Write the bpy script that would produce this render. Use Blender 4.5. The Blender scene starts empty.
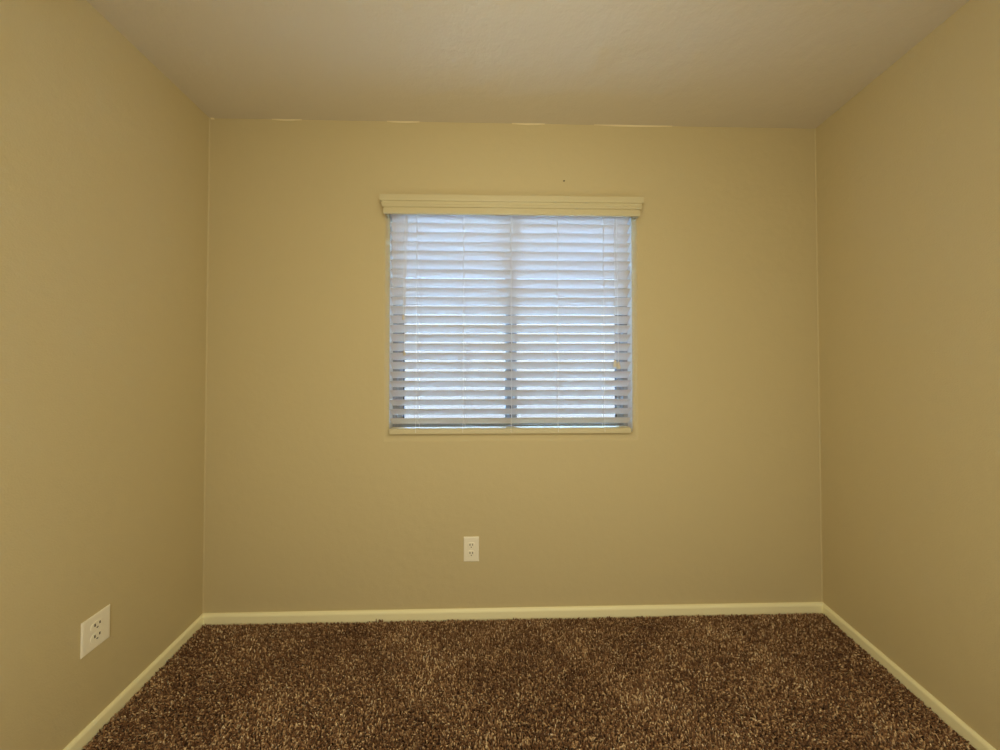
import bpy, bmesh, math, random
import numpy as np
from mathutils import Vector, Matrix

random.seed(7)
rng = np.random.default_rng(11)
scene = bpy.context.scene
COL = scene.collection

# ------------------------------------------------------------------ helpers
def mat(name, color, rough=0.6, bump=None, spec=0.4, tint=None):
    """Principled paint / plastic. bump = [(scale, detail, distance), ...]; tint = (scale, amount) faint blotchy variation"""
    m = bpy.data.materials.new(name); m.use_nodes = True
    nt = m.node_tree; b = nt.nodes['Principled BSDF']
    b.inputs['Base Color'].default_value = (*color, 1)
    b.inputs['Roughness'].default_value = rough
    b.inputs['Specular IOR Level'].default_value = spec
    tc = nt.nodes.new('ShaderNodeTexCoord')
    if tint:
        n = nt.nodes.new('ShaderNodeTexNoise'); n.inputs['Scale'].default_value = tint[0]; n.inputs['Detail'].default_value = 4
        nt.links.new(tc.outputs['Object'], n.inputs['Vector'])
        r = nt.nodes.new('ShaderNodeValToRGB')
        r.color_ramp.elements[0].position = .3; r.color_ramp.elements[1].position = .7
        r.color_ramp.elements[0].color = (*[c*(1-tint[1]) for c in color], 1)
        r.color_ramp.elements[1].color = (*[min(1, c*(1+tint[1])) for c in color], 1)
        nt.links.new(n.outputs['Fac'], r.inputs['Fac']); nt.links.new(r.outputs['Color'], b.inputs['Base Color'])
    prev = None
    for sc, det, dist in (bump or []):
        n = nt.nodes.new('ShaderNodeTexNoise'); n.inputs['Scale'].default_value = sc; n.inputs['Detail'].default_value = det
        nt.links.new(tc.outputs['Object'], n.inputs['Vector'])
        bp = nt.nodes.new('ShaderNodeBump'); bp.inputs['Strength'].default_value = 1; bp.inputs['Distance'].default_value = dist
        nt.links.new(n.outputs['Fac'], bp.inputs['Height'])
        if prev: nt.links.new(prev.outputs['Normal'], bp.inputs['Normal'])
        prev = bp
    if prev: nt.links.new(prev.outputs['Normal'], b.inputs['Normal'])
    return m

def link(name, bm, material, parent=None, smooth=False):
    me = bpy.data.meshes.new(name)
    bmesh.ops.recalc_face_normals(bm, faces=bm.faces[:])
    if smooth:
        for f in bm.faces: f.smooth = True
    bm.to_mesh(me); bm.free()
    me.materials.append(material)
    o = bpy.data.objects.new(name, me); COL.objects.link(o)
    if parent: o.parent = parent
    return o

def empty(name, loc=(0, 0, 0), rotz=0.0):
    o = bpy.data.objects.new(name, None); COL.objects.link(o)
    o.location = loc; o.rotation_euler = (0, 0, rotz); o.empty_display_size = .05
    return o

def tag(o, label, cat, group=None):
    o['label'] = label; o['category'] = cat
    if group: o['group'] = group
    return o

def structure(o, label=None):
    o['kind'] = 'structure'
    if label: o['label'] = label
    return o

def box(bm, x0, x1, y0, y1, z0, z1, bevel=0.0, seg=2):
    vs = [bm.verts.new((x, y, z)) for x in (x0, x1) for y in (y0, y1) for z in (z0, z1)]
    idx = [(0, 1, 3, 2), (4, 6, 7, 5), (0, 4, 5, 1), (2, 3, 7, 6), (0, 2, 6, 4), (1, 5, 7, 3)]
    fs = [bm.faces.new([vs[i] for i in q]) for q in idx]
    if bevel:
        es = list({e for f in fs for e in f.edges})
        bmesh.ops.bevel(bm, geom=es, offset=bevel, segments=seg, profile=.5, affect='EDGES')

def prism(bm, poly, axis_pts):
    """poly: 2-D section points mapped through axis_pts[i](u,v) -> xyz at both ends"""
    loops = [[bm.verts.new(fn(u, v)) for u, v in poly] for fn in axis_pts]
    n = len(poly)
    for a, b in zip(loops[:-1], loops[1:]):
        for i in range(n):
            bm.faces.new((a[i], a[(i+1) % n], b[(i+1) % n], b[i]))
    bm.faces.new(loops[0][::-1]); bm.faces.new(loops[-1])

def tube(bm, pts, r, n=6):
    pts = [Vector(p) for p in pts]; rings = []
    for i, p in enumerate(pts):
        t = (pts[min(i+1, len(pts)-1)] - pts[max(i-1, 0)]).normalized()
        ref = Vector((1, 0, 0)) if abs(t.x) < .8 else Vector((0, 1, 0))
        a = t.cross(ref).normalized(); b = t.cross(a)
        rings.append([bm.verts.new(p + r*(math.cos(2*math.pi*k/n)*a + math.sin(2*math.pi*k/n)*b)) for k in range(n)])
    for A, B in zip(rings[:-1], rings[1:]):
        for k in range(n):
            bm.faces.new((A[k], A[(k+1) % n], B[(k+1) % n], B[k]))
    bm.faces.new(rings[0][::-1]); bm.faces.new(rings[-1])

def lathe(bm, prof, center, n=16):
    """prof: (radius, z); closed with caps, axis vertical"""
    c = Vector(center)
    rings = [[bm.verts.new(c + Vector((r*math.cos(2*math.pi*k/n), r*math.sin(2*math.pi*k/n), z))) for k in range(n)] for r, z in prof]
    for A, B in zip(rings[:-1], rings[1:]):
        for k in range(n):
            bm.faces.new((A[k], A[(k+1) % n], B[(k+1) % n], B[k]))
    bm.faces.new(rings[0][::-1]); bm.faces.new(rings[-1])

# ------------------------------------------------------------------ materials
M_wall = mat('wall_paint', (.60, .51, .297), .62, [(240, 3, .0007), (22, 2, .0015)], .35)
M_ceil = mat('ceiling_paint', (.63, .565, .44), .7, [(120, 4, .0006), (18, 3, .0022)], .25)
M_trim = mat('trim_paint', (.94, .90, .60), .38, [(90, 2, .0002)], .45)
M_jamb_lit = mat('jamb_daylit', (.80, .79, .76), .5, [(240, 3, .0004)])
M_caulk = mat('caulk', (.80, .70, .46), .5)
M_corner = mat('corner_paint', (.60, .51, .297), .6, [(240, 3, .0005)])
M_val = mat('valance_plastic', (.62, .555, .35), .4, [(60, 2, .0002)], .45)
M_slat = mat('blind_slat_plastic', (.70, .70, .71), .42, None, .4)
M_cord = mat('blind_cord', (.82, .82, .82), .8)
M_tassel = mat('tassel_plastic', (.66, .60, .46), .4, tint=(120, .12))
M_plate = mat('outlet_plastic', (.93, .89, .75), .35, None, .5)
M_slot = mat('outlet_slot', (.05, .035, .02), .8)
M_frame = mat('window_aluminium', (.36, .37, .39), .4, [(150, 2, .0001)], .5)
M_gasket = mat('window_gasket', (.05, .05, .06), .7)
M_ground = mat('outdoor_concrete', (.26, .24, .22), .9, [(8, 6, .01)], tint=(1.5, .08))
M_screen = mat('outdoor_screen', (.115, .073, .050), .9, [(60, 4, .002)], tint=(2, .06))
M_floor = mat('carpet_backing', (.075, .040, .020), .95, [(90, 4, .01)], .05)

glass = bpy.data.materials.new('window_glass'); glass.use_nodes = True
nt = glass.node_tree; nt.nodes.clear()
out = nt.nodes.new('ShaderNodeOutputMaterial'); mix = nt.nodes.new('ShaderNodeMixShader')
tr = nt.nodes.new('ShaderNodeBsdfTransparent'); tr.inputs['Color'].default_value = (.95, .97, .97, 1)
gl = nt.nodes.new('ShaderNodeBsdfGlossy'); gl.inputs['Roughness'].default_value = .02
fr = nt.nodes.new('ShaderNodeFresnel'); fr.inputs['IOR'].default_value = 1.45
nt.links.new(fr.outputs[0], mix.inputs[0]); nt.links.new(tr.outputs[0], mix.inputs[1]); nt.links.new(gl.outputs[0], mix.inputs[2])
nt.links.new(mix.outputs[0], out.inputs['Surface'])

# thin vinyl slats let some daylight through
nt = M_slat.node_tree; b = nt.nodes['Principled BSDF']; o_ = nt.nodes['Material Output']
tl_ = nt.nodes.new('ShaderNodeBsdfTranslucent'); tl_.inputs['Color'].default_value = (.80, .80, .81, 1)
mx = nt.nodes.new('ShaderNodeMixShader'); mx.inputs[0].default_value = .11
nt.links.new(b.outputs[0], mx.inputs[1]); nt.links.new(tl_.outputs[0], mx.inputs[2]); nt.links.new(mx.outputs[0], o_.inputs['Surface'])

carpet = bpy.data.materials.new('carpet_yarn'); carpet.use_nodes = True
nt = carpet.node_tree; b = nt.nodes['Principled BSDF']
at = nt.nodes.new('ShaderNodeAttribute'); at.attribute_name = 'yarn_tone'
rp = nt.nodes.new('ShaderNodeValToRGB'); cr = rp.color_ramp
cr.elements[0].position = 0; cr.elements[0].color = (.13, .058, .026, 1)
cr.elements[1].position = 1; cr.elements[1].color = (.92, .74, .49, 1)
e = cr.elements.new(.45); e.color = (.29, .16, .082, 1)
e = cr.elements.new(.78); e.color = (.63, .425, .24, 1)
nt.links.new(at.outputs['Fac'], rp.inputs['Fac']); nt.links.new(rp.outputs['Color'], b.inputs['Base Color'])
b.inputs['Roughness'].default_value = .9; b.inputs['Specular IOR Level'].default_value = .1
b.inputs['Sheen Weight'].default_value = .12; b.inputs['Sheen Roughness'].default_value = .5

# ------------------------------------------------------------------ room shell (metres; window wall on Y = 0)
XL, XR, SL, SR, H = -1.3882, 1.6374, .1114, -.1554, 2.44
YF = -2.75                     # wall behind the camera
ZF = .001                     # carpet backing
xl = lambda y: XL - SL*y
xr = lambda y: XR - SR*y
T = .16                        # wall thickness
OX0, OX1, OZ0, OZ1 = -.5235, .7005, .8965, 2.040   # window opening

# window wall: a slab with a bull-nosed, returned opening
bm = bmesh.new()
def rect(x0, x1, z0, z1, y): return [bm.verts.new(p) for p in ((x0, y, z0), (x1, y, z0), (x1, y, z1), (x0, y, z1))]
loops = [rect(xl(0)-.16, xr(0)+.16, ZF-.1, H+.1, 0)]
NB = 8; bs, bb, bd = .015, .036, .030
for i in range(NB+1):
    a = math.pi/2*i/NB
    t = i/NB; kx = .4*(1-math.sin(a))+.6*(1-t); y = bd*(.4*(1-math.cos(a))+.6*t)
    loops.append(rect(OX0-bs*kx, OX1+bs*kx, OZ0-bb*kx, OZ1+.005*kx, y))
loops.append(rect(OX0, OX1, OZ0, OZ1, T))
loops.append(rect(xl(0)-.16, xr(0)+.16, ZF-.1, H+.1, T))
fs = []
for i, (A, B) in enumerate(zip(loops, loops[1:]+loops[:1])):
    for k in range(4):
        f = bm.faces.new((A[k], A[(k+1) % 4], B[(k+1) % 4], B[k]))
        f.smooth = 1 <= i <= NB
wall_back = structure(link('wall_back', bm, M_wall), 'tan painted wall around the window')
wall_back.data.materials.append(M_jamb_lit)     # side and top returns whitened: strong daylight put into their colour
for p in wall_back.data.polygons:
    c = p.center
    if .04 < c.y < T-.01 and OX0-.01 < c.x < OX1+.01 and c.z > OZ0+.1 and abs(p.normal.y) < .2: p.material_index = 1

bm = bmesh.new()               # paint and caulk slivers where wall meets ceiling
for a, bx in ((-1.381, -1.366), (-1.089, -.945), (-.530, -.370), (.088, .253), (.500, .897)):
    n = 10
    prev = None
    for k in range(n+1):
        t = k/n; w = (.0062*math.sin(math.pi*min(max(t, .04), .96))**.6 + .0008*random.random()) if bx-a > .05 else .006
        x = a+(bx-a)*t
        ring = [bm.verts.new(p) for p in ((x, -.0002, H), (x, -.0030, H), (x, -.0030, H-w*.7), (x, -.0002, H-w))]
        if prev:
            for q in range(4): bm.faces.new((prev[q], prev[(q+1) % 4], ring[(q+1) % 4], ring[q]))
        else: bm.faces.new(ring)
        prev = ring
    bm.faces.new(prev)
link('caulk_line', bm, M_caulk, wall_back)['label'] = 'broken pale caulk line along the ceiling joint'
bm = bmesh.new()
bmesh.ops.create_circle(bm, cap_ends=True, segments=10, radius=.004, matrix=Matrix.Translation((.3482, -.0004, 2.154)) @ Matrix.Rotation(math.pi/2, 4, 'X'))
g = bmesh.ops.extrude_face_region(bm, geom=bm.faces[:])
bmesh.ops.translate(bm, verts=[v for v in g['geom'] if isinstance(v, bmesh.types.BMVert)], vec=(0, -.0012, 0))
link('nail_head', bm, M_slot, wall_back)['label'] = 'tiny dark nail head above the blind'

def slab(name, pts, z0, z1, m):
    bm = bmesh.new()
    lo = [bm.verts.new((x, y, z0)) for x, y in pts]; hi = [bm.verts.new((x, y, z1)) for x, y in pts]
    n = len(pts)
    for i in range(n): bm.faces.new((lo[i], lo[(i+1) % n], hi[(i+1) % n], hi[i]))
    bm.faces.new(lo[::-1]); bm.faces.new(hi)
    return link(name, bm, m)
w_ = .12
wall_left = structure(slab('wall_left', [(xl(0), 0), (xl(YF), YF), (xl(YF)-w_, YF), (xl(0)-w_, 0)], ZF-.1, H+.1, M_wall))
wall_right = structure(slab('wall_right', [(xr(0), 0), (xr(YF), YF), (xr(YF)+w_, YF), (xr(0)+w_, 0)], ZF-.1, H+.1, M_wall))
wall_front = structure(slab('wall_front', [(xl(YF)-w_, YF), (xr(YF)+w_, YF), (xr(YF)+w_, YF-w_), (xl(YF)-w_, YF-w_)], ZF-.1, H+.1, M_wall))
shell = [(xl(0), 0), (xr(0), 0), (xr(YF), YF), (xl(YF), YF)]
structure(slab('ceiling', shell, H, H+.1, M_ceil))
structure(slab('floor', shell, ZF-.1, ZF, M_floor), 'carpeted bedroom floor')

# chamfers added in the wall corners to catch a faint light line
for nm, x0, s, par in (('corner_light_strip', XL, 1, wall_left), ('corner_light_strip', XR, -1, wall_right)):
    bm = bmesh.new(); c = .004
    sl = SL if s > 0 else -SR
    sec = [(-.001, .001), (c, .001), (c, -.0006), (c*.45, -c*.42), (sl*c*.9+.0006, -c), (-.001, -c)]
    prism(bm, sec, [lambda u, v, z=z: (x0+s*u, v, z) for z in (.05, H)])
    link(nm, bm, M_corner, par)

# baseboards: bevelled-top boards, mitred at the corners
def board(name, p0, p1, inward, m0, m1):
    """p0->p1 along the wall foot; inward = unit normal into the room; m0, m1 = shortening per unit of depth at the ends"""
    p0, p1, inward = Vector(p0), Vector(p1), Vector(inward); d = (p1-p0).normalized()
    sec = [(0.0005, ZF), (.0125, ZF), (.0125, .043), (.0110, .0475), (.0075, .0515), (.0035, .0545), (0.0005, .0545)]
    bm = bmesh.new()
    def end(p, k): return lambda u, v: (*((p+inward*u+d*k*u).xy), v)
    prism(bm, sec, [end(p0, m0), end(p1, -m1)])
    o = link(name, bm, M_trim); structure(o)
    return o
nl = Vector((1, SL, 0)).normalized(); nr = Vector((-1, -SR, 0)).normalized()
aL = math.atan(SL); aR = math.atan(-SR)
board('baseboard_back', (XL, 0, 0), (XR, 0, 0), (0, -1, 0), math.tan(math.pi/4+aL/2), math.tan(math.pi/4+aR/2))
board('baseboard_left', (XL, 0, 0), (xl(YF), YF, 0), nl, math.tan(math.pi/4+aL/2), 0)
board('baseboard_right', (XR, 0, 0), (xr(YF), YF, 0), nr, math.tan(math.pi/4+aR/2), 0)

# ------------------------------------------------------------------ carpet pile (uncountable: one object)
def pile():
    step = .0046
    xs = np.arange(XL-.02, XR+.02, step); ys = np.arange(-1.02, -.0145, step)
    X, Y = [a.ravel() for a in np.meshgrid(xs, ys)]
    n = X.size
    X = X + rng.uniform(-.5, .5, n)*step; Y = Y + rng.uniform(-.5, .5, n)*step
    # a few long loose yarns standing against the skirting
    lx = rng.normal(-.545, .006, 16); lx2 = rng.normal(-.20, .012, 12)
    X = np.concatenate([X, lx, lx2]); Y = np.concatenate([Y, np.full(28, -.0165)])
    long = np.zeros(X.size); long[-28:-12] = .010; long[-12:] = .004
    keep = (X > XL-SL*Y+.0145) & (X < XR-SR*Y-.0145) & (Y < -.014)
    X, Y, long = X[keep], Y[keep], long[keep]; n = X.size
    # nap direction and tone drift slowly over the floor
    def wob(fx, fy, p): return np.sin(X*fx+p)*np.sin(Y*fy+p*1.7+X*2.1)
    nap = .55*wob(7.3, 9.1, .4)+.45*wob(15.7, 19.3, 2.2)+.3*wob(31, 37, 4.)
    ang = rng.uniform(0, 2*np.pi, n)
    lean = np.abs(rng.normal(.0062, .003, n))
    dx = np.cos(ang)*lean; dy = np.sin(ang)*lean - .0022 + .003*nap
    h = .0165+rng.uniform(-.0045, .0035, n)+.0012*nap+long
    dy = np.where(Y > -.022, -np.abs(dy)*.4, dy)
    edge = np.minimum(X-(XL-SL*Y), (XR-SR*Y)-X)
    dx = np.where(edge < .024, dx*.25, dx)
    tone = np.clip(rng.beta(1.0, 1.5, n)+.10*nap+rng.normal(0, .05, n), 0, 1)
    r0 = rng.uniform(.0018, .0030, n)
    ts = np.array([0, .4, .75, 1.0]); rs = np.array([.8, 1.0, .95, .35]); S = 4
    V = np.zeros((n, 4, S, 3), np.float32)
    tw = rng.uniform(0, 2*np.pi, n)
    kink = rng.normal(0, .0011, (n, 2))
    for i, t in enumerate(ts):
        cx = X+dx*t**1.6+kink[:, 0]*np.sin(t*3.1); cy = Y+dy*t**1.6+kink[:, 1]*np.sin(t*3.1)
        cz = ZF-.001+h*(t-.18*t**3*(lean/.0062))
        for k in range(S):
            a = tw+2*np.pi*k/S+t*1.4
            V[:, i, k, 0] = cx+np.cos(a)*r0*rs[i]; V[:, i, k, 1] = cy+np.sin(a)*r0*rs[i]; V[:, i, k, 2] = cz
    q = []
    for i in range(3):
        for k in range(S):
            q.append((i*S+k, i*S+(k+1) % S, (i+1)*S+(k+1) % S, (i+1)*S+k))
    q.append((3*S, 3*S+1, 3*S+2, 3*S+3))
    q = np.array(q, np.int32)
    F = (q[None]+(np.arange(n, dtype=np.int32)*4*S)[:, None, None]).reshape(-1, 4)
    me = bpy.data.meshes.new('carpet_pile')
    nv = n*4*S; nf = len(F)
    me.vertices.add(nv); me.vertices.foreach_set('co', V.reshape(-1))
    me.loops.add(nf*4); me.loops.foreach_set('vertex_index', F.reshape(-1))
    me.polygons.add(nf); me.polygons.foreach_set('loop_start', np.arange(nf, dtype=np.int32)*4)
    me.polygons.foreach_set('use_smooth', np.ones(nf, bool))
    me.update(calc_edges=True)
    a = me.attributes.new('yarn_tone', 'FLOAT', 'POINT')
    a.data.foreach_set('value', np.repeat(tone.astype(np.float32), 4*S))
    me.materials.append(carpet)
    o = bpy.data.objects.new('carpet_pile', me); COL.objects.link(o)
    o['kind'] = 'stuff'
    tag(o, 'mottled brown and tan shag carpet pile covering the floor', 'carpet')
pile()

# ------------------------------------------------------------------ window (horizontal slider, behind the blind)
YW = .075
win = empty('window_1', ((OX0+OX1)/2, YW, OZ0)); structure(win, 'two-pane sliding window behind the blind')
def wpart(name, boxes, m, parent, bev=.002):
    bm = bmesh.new()
    for q in boxes: box(bm, *q, bevel=bev, seg=1)
    o = link(name, bm, m, parent)
    base = win.location
    o.data.transform(Matrix.Translation(-base))
    return o
e_ = .0008
fw = .026
frame = wpart('window_frame', [(OX0+e_, OX0+fw, YW, YW+.055, OZ0+e_, OZ1-e_), (OX1-fw, OX1-e_, YW, YW+.055, OZ0+e_, OZ1-e_),
               (OX0+fw, OX1-fw, YW, YW+.055, OZ0+e_, OZ0+.028), (OX0+fw, OX1-fw, YW, YW+.055, OZ1-.03, OZ1-e_)], M_frame, win)
def sash(x0, x1, y, wl, wr):
    z0, z1 = OZ0+.029, OZ1-.031
    s = wpart('sash', [(x0, x0+wl, y, y+.020, z0, z1), (x1-wr, x1, y, y+.020, z0, z1),
                       (x0+wl, x1-wr, y, y+.020, z0, z0+.022), (x0+wl, x1-wr, y, y+.020, z1-.022, z1)], M_frame, win)
    g = .004
    k = wpart('gasket', [(x0+wl, x0+wl+g, y+.004, y+.016, z0+.022, z1-.022), (x1-wr-g, x1-wr, y+.004, y+.016, z0+.022, z1-.022),
                         (x0+wl+g, x1-wr-g, y+.004, y+.016, z0+.022, z0+.022+g), (x0+wl+g, x1-wr-g, y+.004, y+.016, z1-.022-g, z1-.022)], M_gasket, s, 0)
    k['label'] = 'black rubber gasket'
    p = wpart('pane', [(x0+wl+.001, x1-wr-.001, y+.008, y+.012, z0+.023, z1-.023)], glass, s, 0)
    p['label'] = 'clear glass pane'
    for o in (k, p): pass
sash(OX0+fw+.001, .118, YW+.004, .025, .030)
sash(.056, OX1-fw-.001, YW+.028, .032, .020)

# ------------------------------------------------------------------ blind
BY = .022                       # slat pivot plane
blind = empty('window_blind', ((OX0+OX1)/2, BY, OZ0))
tag(blind, 'white horizontal slat window blind with cream valance hung in the window', 'window blind')
bl = Matrix.Translation(-blind.location)
def bpart(name, bm, m, parent=None, smooth=False, label=None):
    o = link(name, bm, m, parent or blind, smooth)
    o.data.transform(bl)
    if label: o['label'] = label
    return o
# valance: three stepped tiers, mitred returns at both ends, hollow behind
bm = bmesh.new()
VX0, VX1 = -.5400, .7189
prof = [(.0580, 2.0435), (.0600, 2.0420), (.0600, 2.0180), (.0590, 2.0150), (.0540, 2.0135), (.0532, 2.0120), (.0532, 2.0045),
        (.0545, 2.0035), (.0545, 2.0005), (.0525, 1.9985), (.0525, 1.9915), (.0510, 1.9895), (.0455, 1.9880), (.0445, 1.9860),
        (.0475, 1.9830), (.0480, 1.9650), (.0470, 1.9590), (.0450, 1.9575), (.0430, 1.9570)]
def uloop(p, z, thick=0):
    o = .060-p
    return [bm.verts.new(c) for c in ((VX0+o, -.0006, z), (VX0+o, -p, z), (VX1-o, -p, z), (VX1-o, -.0006, z))]
lp = [uloop(p, z) for p, z in prof]
inner = [uloop(.0405, 1.9570), uloop(.0405, 2.030)]
seq = lp+inner
for A, B in zip(seq[:-1], seq[1:]):
    for k in range(3): bm.faces.new((A[k], A[k+1], B[k+1], B[k]))
bm.faces.new(seq[0]); bm.faces.new(seq[-1])
bm.faces.new([q[0] for q in seq]); bm.faces.new([q[3] for q in seq])
bpart('valance', bm, M_val, label='cream stepped moulding valance')
# headrail: steel channel at the top of the opening
bm = bmesh.new(); hz = 1.9945
box(bm, OX0+.003, OX1-.003, -.004+.001, .050, hz, OZ1-.002, .003)
bpart('headrail', bm, M_slat)
# slats
N, W, TH, PIT, ZT = 23, .050, .0028, .04587, 1.9832
tilt = math.radians(43.2)
cs, sn = math.cos(tilt), math.sin(tilt)
bm = bmesh.new()
SX0, SX1 = -.5115, .6815
sec = []
nseg = 6
top = []; bot = []
for i in range(nseg+1):
    u = -W/2+W*i/nseg
    crown = .0012*(1-(2*u/W)**2)
    t = TH/2*(1 if 0 < i < nseg else .55)
    top.append((u, crown+t)); bot.append((u, crown-t))
sec = top+[(W/2+.0006, 0)]+bot[::-1]+[(-W/2-.0006, 0)]
for k in range(N):
    zc = ZT-PIT*k-W/2*sn; j = random.uniform(-.0006, .0006); jr = math.radians(random.uniform(-.7, .7))
    c2, s2 = math.cos(tilt+jr), math.sin(tilt+jr)
    # u runs from the room edge (up) to the window edge (down)
    def mp(x): return lambda u, v: (x, BY+u*c2+v*s2, zc+j-u*s2+v*c2)
    jx = random.uniform(-.0012, .0012)
    prism(bm, sec, [mp(SX0+jx), mp(SX1+jx)])
bpart('slat_panel', bm, M_slat, label='white tilted slats')
# bottom rail
bm = bmesh.new()
rz0, rz1 = OZ0+.0006, .9235
sec = [(-.0245, .003), (-.0215, 0), (.0215, 0), (.0245, .003), (.0245, rz1-rz0-.004), (.0205, rz1-rz0), (-.0205, rz1-rz0), (-.0245, rz1-rz0-.004)]
prism(bm, sec, [lambda u, v, x=x: (x, BY+u, rz0+v) for x in (-.5100, .6785)])
bpart('bottom_rail', bm, M_val, label='cream bottom rail resting on the sill')
# ladder cords
LX = (-.3825, -.1533, .0825, .3160, .5466)
for x in LX:
    bm = bmesh.new()
    yf, yb = BY-W/2*cs-.0018, BY+W/2*cs+.0018
    ptsf = []; ptsb = []
    for k in range(N):
        zf = ZT-PIT*k
        ptsf.append((x+random.uniform(-.0012, .0012), yf, zf)); ptsb.append((x+.006+random.uniform(-.001, .001), yb, zf-W*sn))
    tube(bm, [(x, yf, hz-.001)]+ptsf+[(x, BY-.0258, .935), (x, BY-.0258, .905)], .0011, 5)
    tube(bm, [(x+.006, yb, hz-.001)]+ptsb+[(x+.006, BY+.018, rz1-.001)], .0011, 5)
    for k in range(N):
        zf = ZT-PIT*k
        for dx in (.001, .005):
            tube(bm, [(x+dx, yf, zf-.0040), (x+dx, yb, zf-W*sn-.0040)], .0007, 4)
    bpart('ladder_cord', bm, M_cord)
# pull cords with tassels, hanging in front of the slats
def pull(xs, zs, tz, r, hgt):
    bm = bmesh.new(); y = -.013
    for x0, x1, z in zip(xs, tz, zs):
        tube(bm, [(x0, y+.006, hz+.01), (x0*.9+x1*.1, y, hz-.06), (x0*.4+x1*.6, y, (hz+z)/2), (x1, y, z+hgt*.85)], .0011, 5)
    c = bpart('pull_cord', bm, M_cord)
    for x1, z in zip(tz, zs):
        bm = bmesh.new()
        p = [(r*.28, hgt), (r*.45, hgt*.97), (r*.55, hgt*.8), (r*.75, hgt*.6), (r*.95, hgt*.35), (r, hgt*.15), (r*.9, .03*hgt), (r*.7, 0)]
        lathe(bm, p, (x1, y, z))
        bpart('tassel', bm, M_tassel, c, True, 'cream plastic tassel')
pull((.5960, .6040), (1.2245, 1.2150), (.5950, .6120), .0098, .034)
def single(x, z):
    bm = bmesh.new(); y = -.012
    for d in (-.004, .004):
        tube(bm, [(x+.010+d, y+.006, hz+.01), (x+.009+d, y, hz-.06), (x+.004+d*.6, y, (hz+z)/2), (x+d*.15, y, z+.021)], .0008, 5)
    c = bpart('pull_cord', bm, M_cord)
    bm = bmesh.new()
    r, hgt = .0065, .027
    lathe(bm, [(r*.3, hgt), (r*.5, hgt*.95), (r*.6, hgt*.7), (r*.9, hgt*.4), (r, hgt*.15), (r*.8, 0)], (x, y, z))
    bpart('tassel', bm, M_tassel, c, True, 'cream plastic tassel')
single(-.4362, 1.281); single(-.4420, 1.4545)

# ------------------------------------------------------------------ wall outlets (built facing -Y, plate back on local y = 0)
def outlet(pw, ph):
    root = empty('wall_outlet')
    bm = bmesh.new()
    # plate: lofted, bevelled rim
    def rl(dx, y):
        return [bm.verts.new(p) for p in ((-pw/2+dx, y, -ph/2+dx), (pw/2-dx, y, -ph/2+dx), (pw/2-dx, y, ph/2-dx), (-pw/2+dx, y, ph/2-dx))]
    L = [rl(0, 0), rl(0, -.0025), rl(.0010, -.0036), rl(.0030, -.0044), rl(.006, -.0046)]
    bm.faces.new(L[0])
    for A, B in zip(L[:-1], L[1:]):
        for k in range(4): bm.faces.new((A[k], A[(k+1) % 4], B[(k+1) % 4], B[k]))
    bm.faces.new(L[-1])
    link('cover_plate', bm, M_plate, root)
    for zc in (.0195, -.0195):
        bm = bmesh.new()
        # round face with flattened top and bottom
        def face(r, y, fl):
            o = []
            for k in range(28):
                a = 2*math.pi*k/28
                o.append(bm.verts.new((r*math.cos(a), y, zc+max(-fl, min(fl, r*math.sin(a))))))
            return o
        R = [face(.0176, -.0040, .0145), face(.0176, -.0054, .0145), face(.0169, -.0060, .0138)]
        bm.faces.new(R[0])
        for A, B in zip(R[:-1], R[1:]):
            for k in range(28): bm.faces.new((A[k], A[(k+1) % 28], B[(k+1) % 28], B[k]))
        bm.faces.new(R[-1])
        rc = link('receptacle', bm, M_plate, root)
        for sx, hh in ((-.0064, .0050), (.0064, .0044)):
            bm = bmesh.new(); box(bm, sx-.0017, sx+.0017, -.00620, -.0058, zc+.0038-hh, zc+.0038+hh)
            link('slot', bm, M_slot, rc)['label'] = 'dark prong slot'
        bm = bmesh.new()
        pts = [(.0026*math.cos(a), .0026*math.sin(a)) for a in [math.pi+math.pi*k/8 for k in range(9)]]+[(.0026, .0018), (-.0026, .0018)]
        prism(bm, pts, [lambda u, v, y=y: (u, y, zc-.0078+v) for y in (-.0058, -.00620)])
        link('ground_hole', bm, M_slot, rc)['label'] = 'dark ground hole'
    bm = bmesh.new()
    prism(bm, [(.003*math.cos(2*math.pi*k/14), .003*math.sin(2*math.pi*k/14)) for k in range(14)], [lambda u, v, y=y: (u, y, v) for y in (-.0042, -.0054)])
    link('screw', bm, M_plate, root)
    return root
def copy_tree(o, parent=None):
    c = o.copy(); COL.objects.link(c)
    if parent: c.parent = parent; c.matrix_parent_inverse = o.matrix_parent_inverse
    for ch in list(o.children): copy_tree(ch, c)
    return c
o1 = outlet(.0742, .1185)
o2 = copy_tree(o1)
o1.location = (-.1110, -.0006, .3403)
tag(o1, 'cream duplex electrical outlet on the wall below the window', 'outlet', 'wall outlets')
yc = -.3965
o2.location = (xl(yc)+.0006, yc, .3493); o2.scale = (1, 1, .955); o2.rotation_euler = (0, 0, math.pi/2+math.atan(SL))
tag(o2, 'pale duplex electrical outlet on the side wall left of the window wall', 'outlet', 'wall outlets')

# ------------------------------------------------------------------ outdoors, seen only through the gaps of the blind
bm = bmesh.new(); box(bm, -14, 14, .35, 30, -.45, -.25)
structure(link('ground', bm, M_ground), 'pale ground outside the window')

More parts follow.
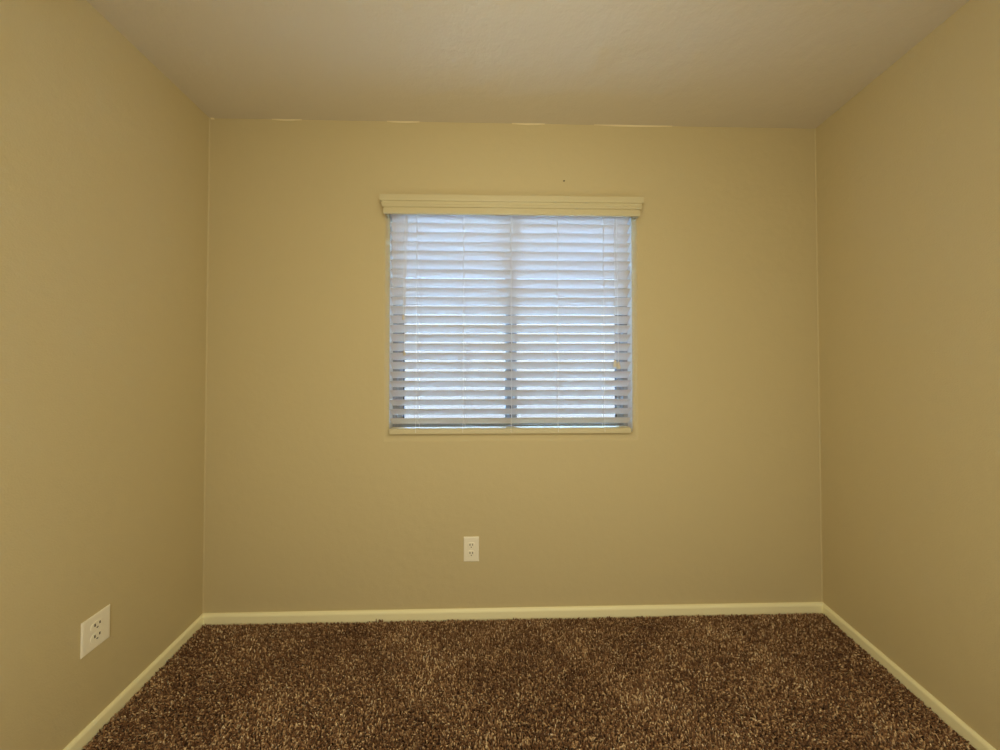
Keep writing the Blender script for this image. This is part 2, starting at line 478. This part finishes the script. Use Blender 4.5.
bm = bmesh.new(); box(bm, -9, 9, 3.4, 3.6, -.25, 2.5)  # added screen: hides bright sky so the blind gaps look less blown out
structure(link('sky_screen', bm, M_screen), 'added wall outside that dims the sky in the blind gaps')

# ------------------------------------------------------------------ light: room lamp, added fill lights out of view, overcast daylight outside
def lamp(name, loc, power, color, r):
    d = bpy.data.lights.new(name, 'POINT'); d.energy = power; d.color = color; d.shadow_soft_size = r
    o = bpy.data.objects.new(name, d); COL.objects.link(o); o.location = loc
    return o
def area(name, loc, rot, sx, sy, power, color):
    d = bpy.data.lights.new(name, 'AREA'); d.shape = 'RECTANGLE'; d.size = sx; d.size_y = sy; d.energy = power; d.color = color
    o = bpy.data.objects.new(name, d); COL.objects.link(o); o.location = loc; o.rotation_euler = rot
lamp('room_lamp', (.08, -1.20, 1.75), 14, (1.0, .93, .68), .16)
lamp('low_side_fill', (-.62, -1.32, .75), 6.0, (1.0, .93, .70), .16)  # unseen fill added to brighten the lower side walls
lamp('low_side_fill', (.80, -1.32, .75), 7.0, (1.0, .93, .70), .16)  # second unseen fill, same purpose on the other side
area('rear_fill', (.1, YF+.02, .95), (math.pi/2, 0, 0), .85, 1.9, 10, (1.0, .95, .78))  # added fill panel on the rear wall; no doorway is modelled
world = bpy.data.worlds.new('overcast_sky'); scene.world = world; world.use_nodes = True
bg = world.node_tree.nodes['Background']
bg.inputs['Color'].default_value = (.37, .62, 1.0, 1); bg.inputs['Strength'].default_value = 29

# ------------------------------------------------------------------ camera
cd = bpy.data.cameras.new('camera'); cam = bpy.data.objects.new('camera', cd); COL.objects.link(cam)
cam.location = (0, -1.38, 1.2616)
cam.rotation_euler = (math.pi/2+.0133, 0, -.0206)
cd.sensor_width = 36; cd.sensor_fit = 'HORIZONTAL'; cd.lens = 280/1000*36
cd.shift_y = -(375-355.94)/1000
cd.clip_start = .01
scene.camera = cam

scene.view_settings.view_transform = 'Standard'; scene.view_settings.look = 'None'
scene.view_settings.gamma = 1; scene.view_settings.use_curve_mapping = False
scene.view_settings.exposure = .13
scene.cycles.max_bounces = 14; scene.cycles.diffuse_bounces = 8; scene.cycles.transparent_max_bounces = 16
scene.cycles.use_denoising = True
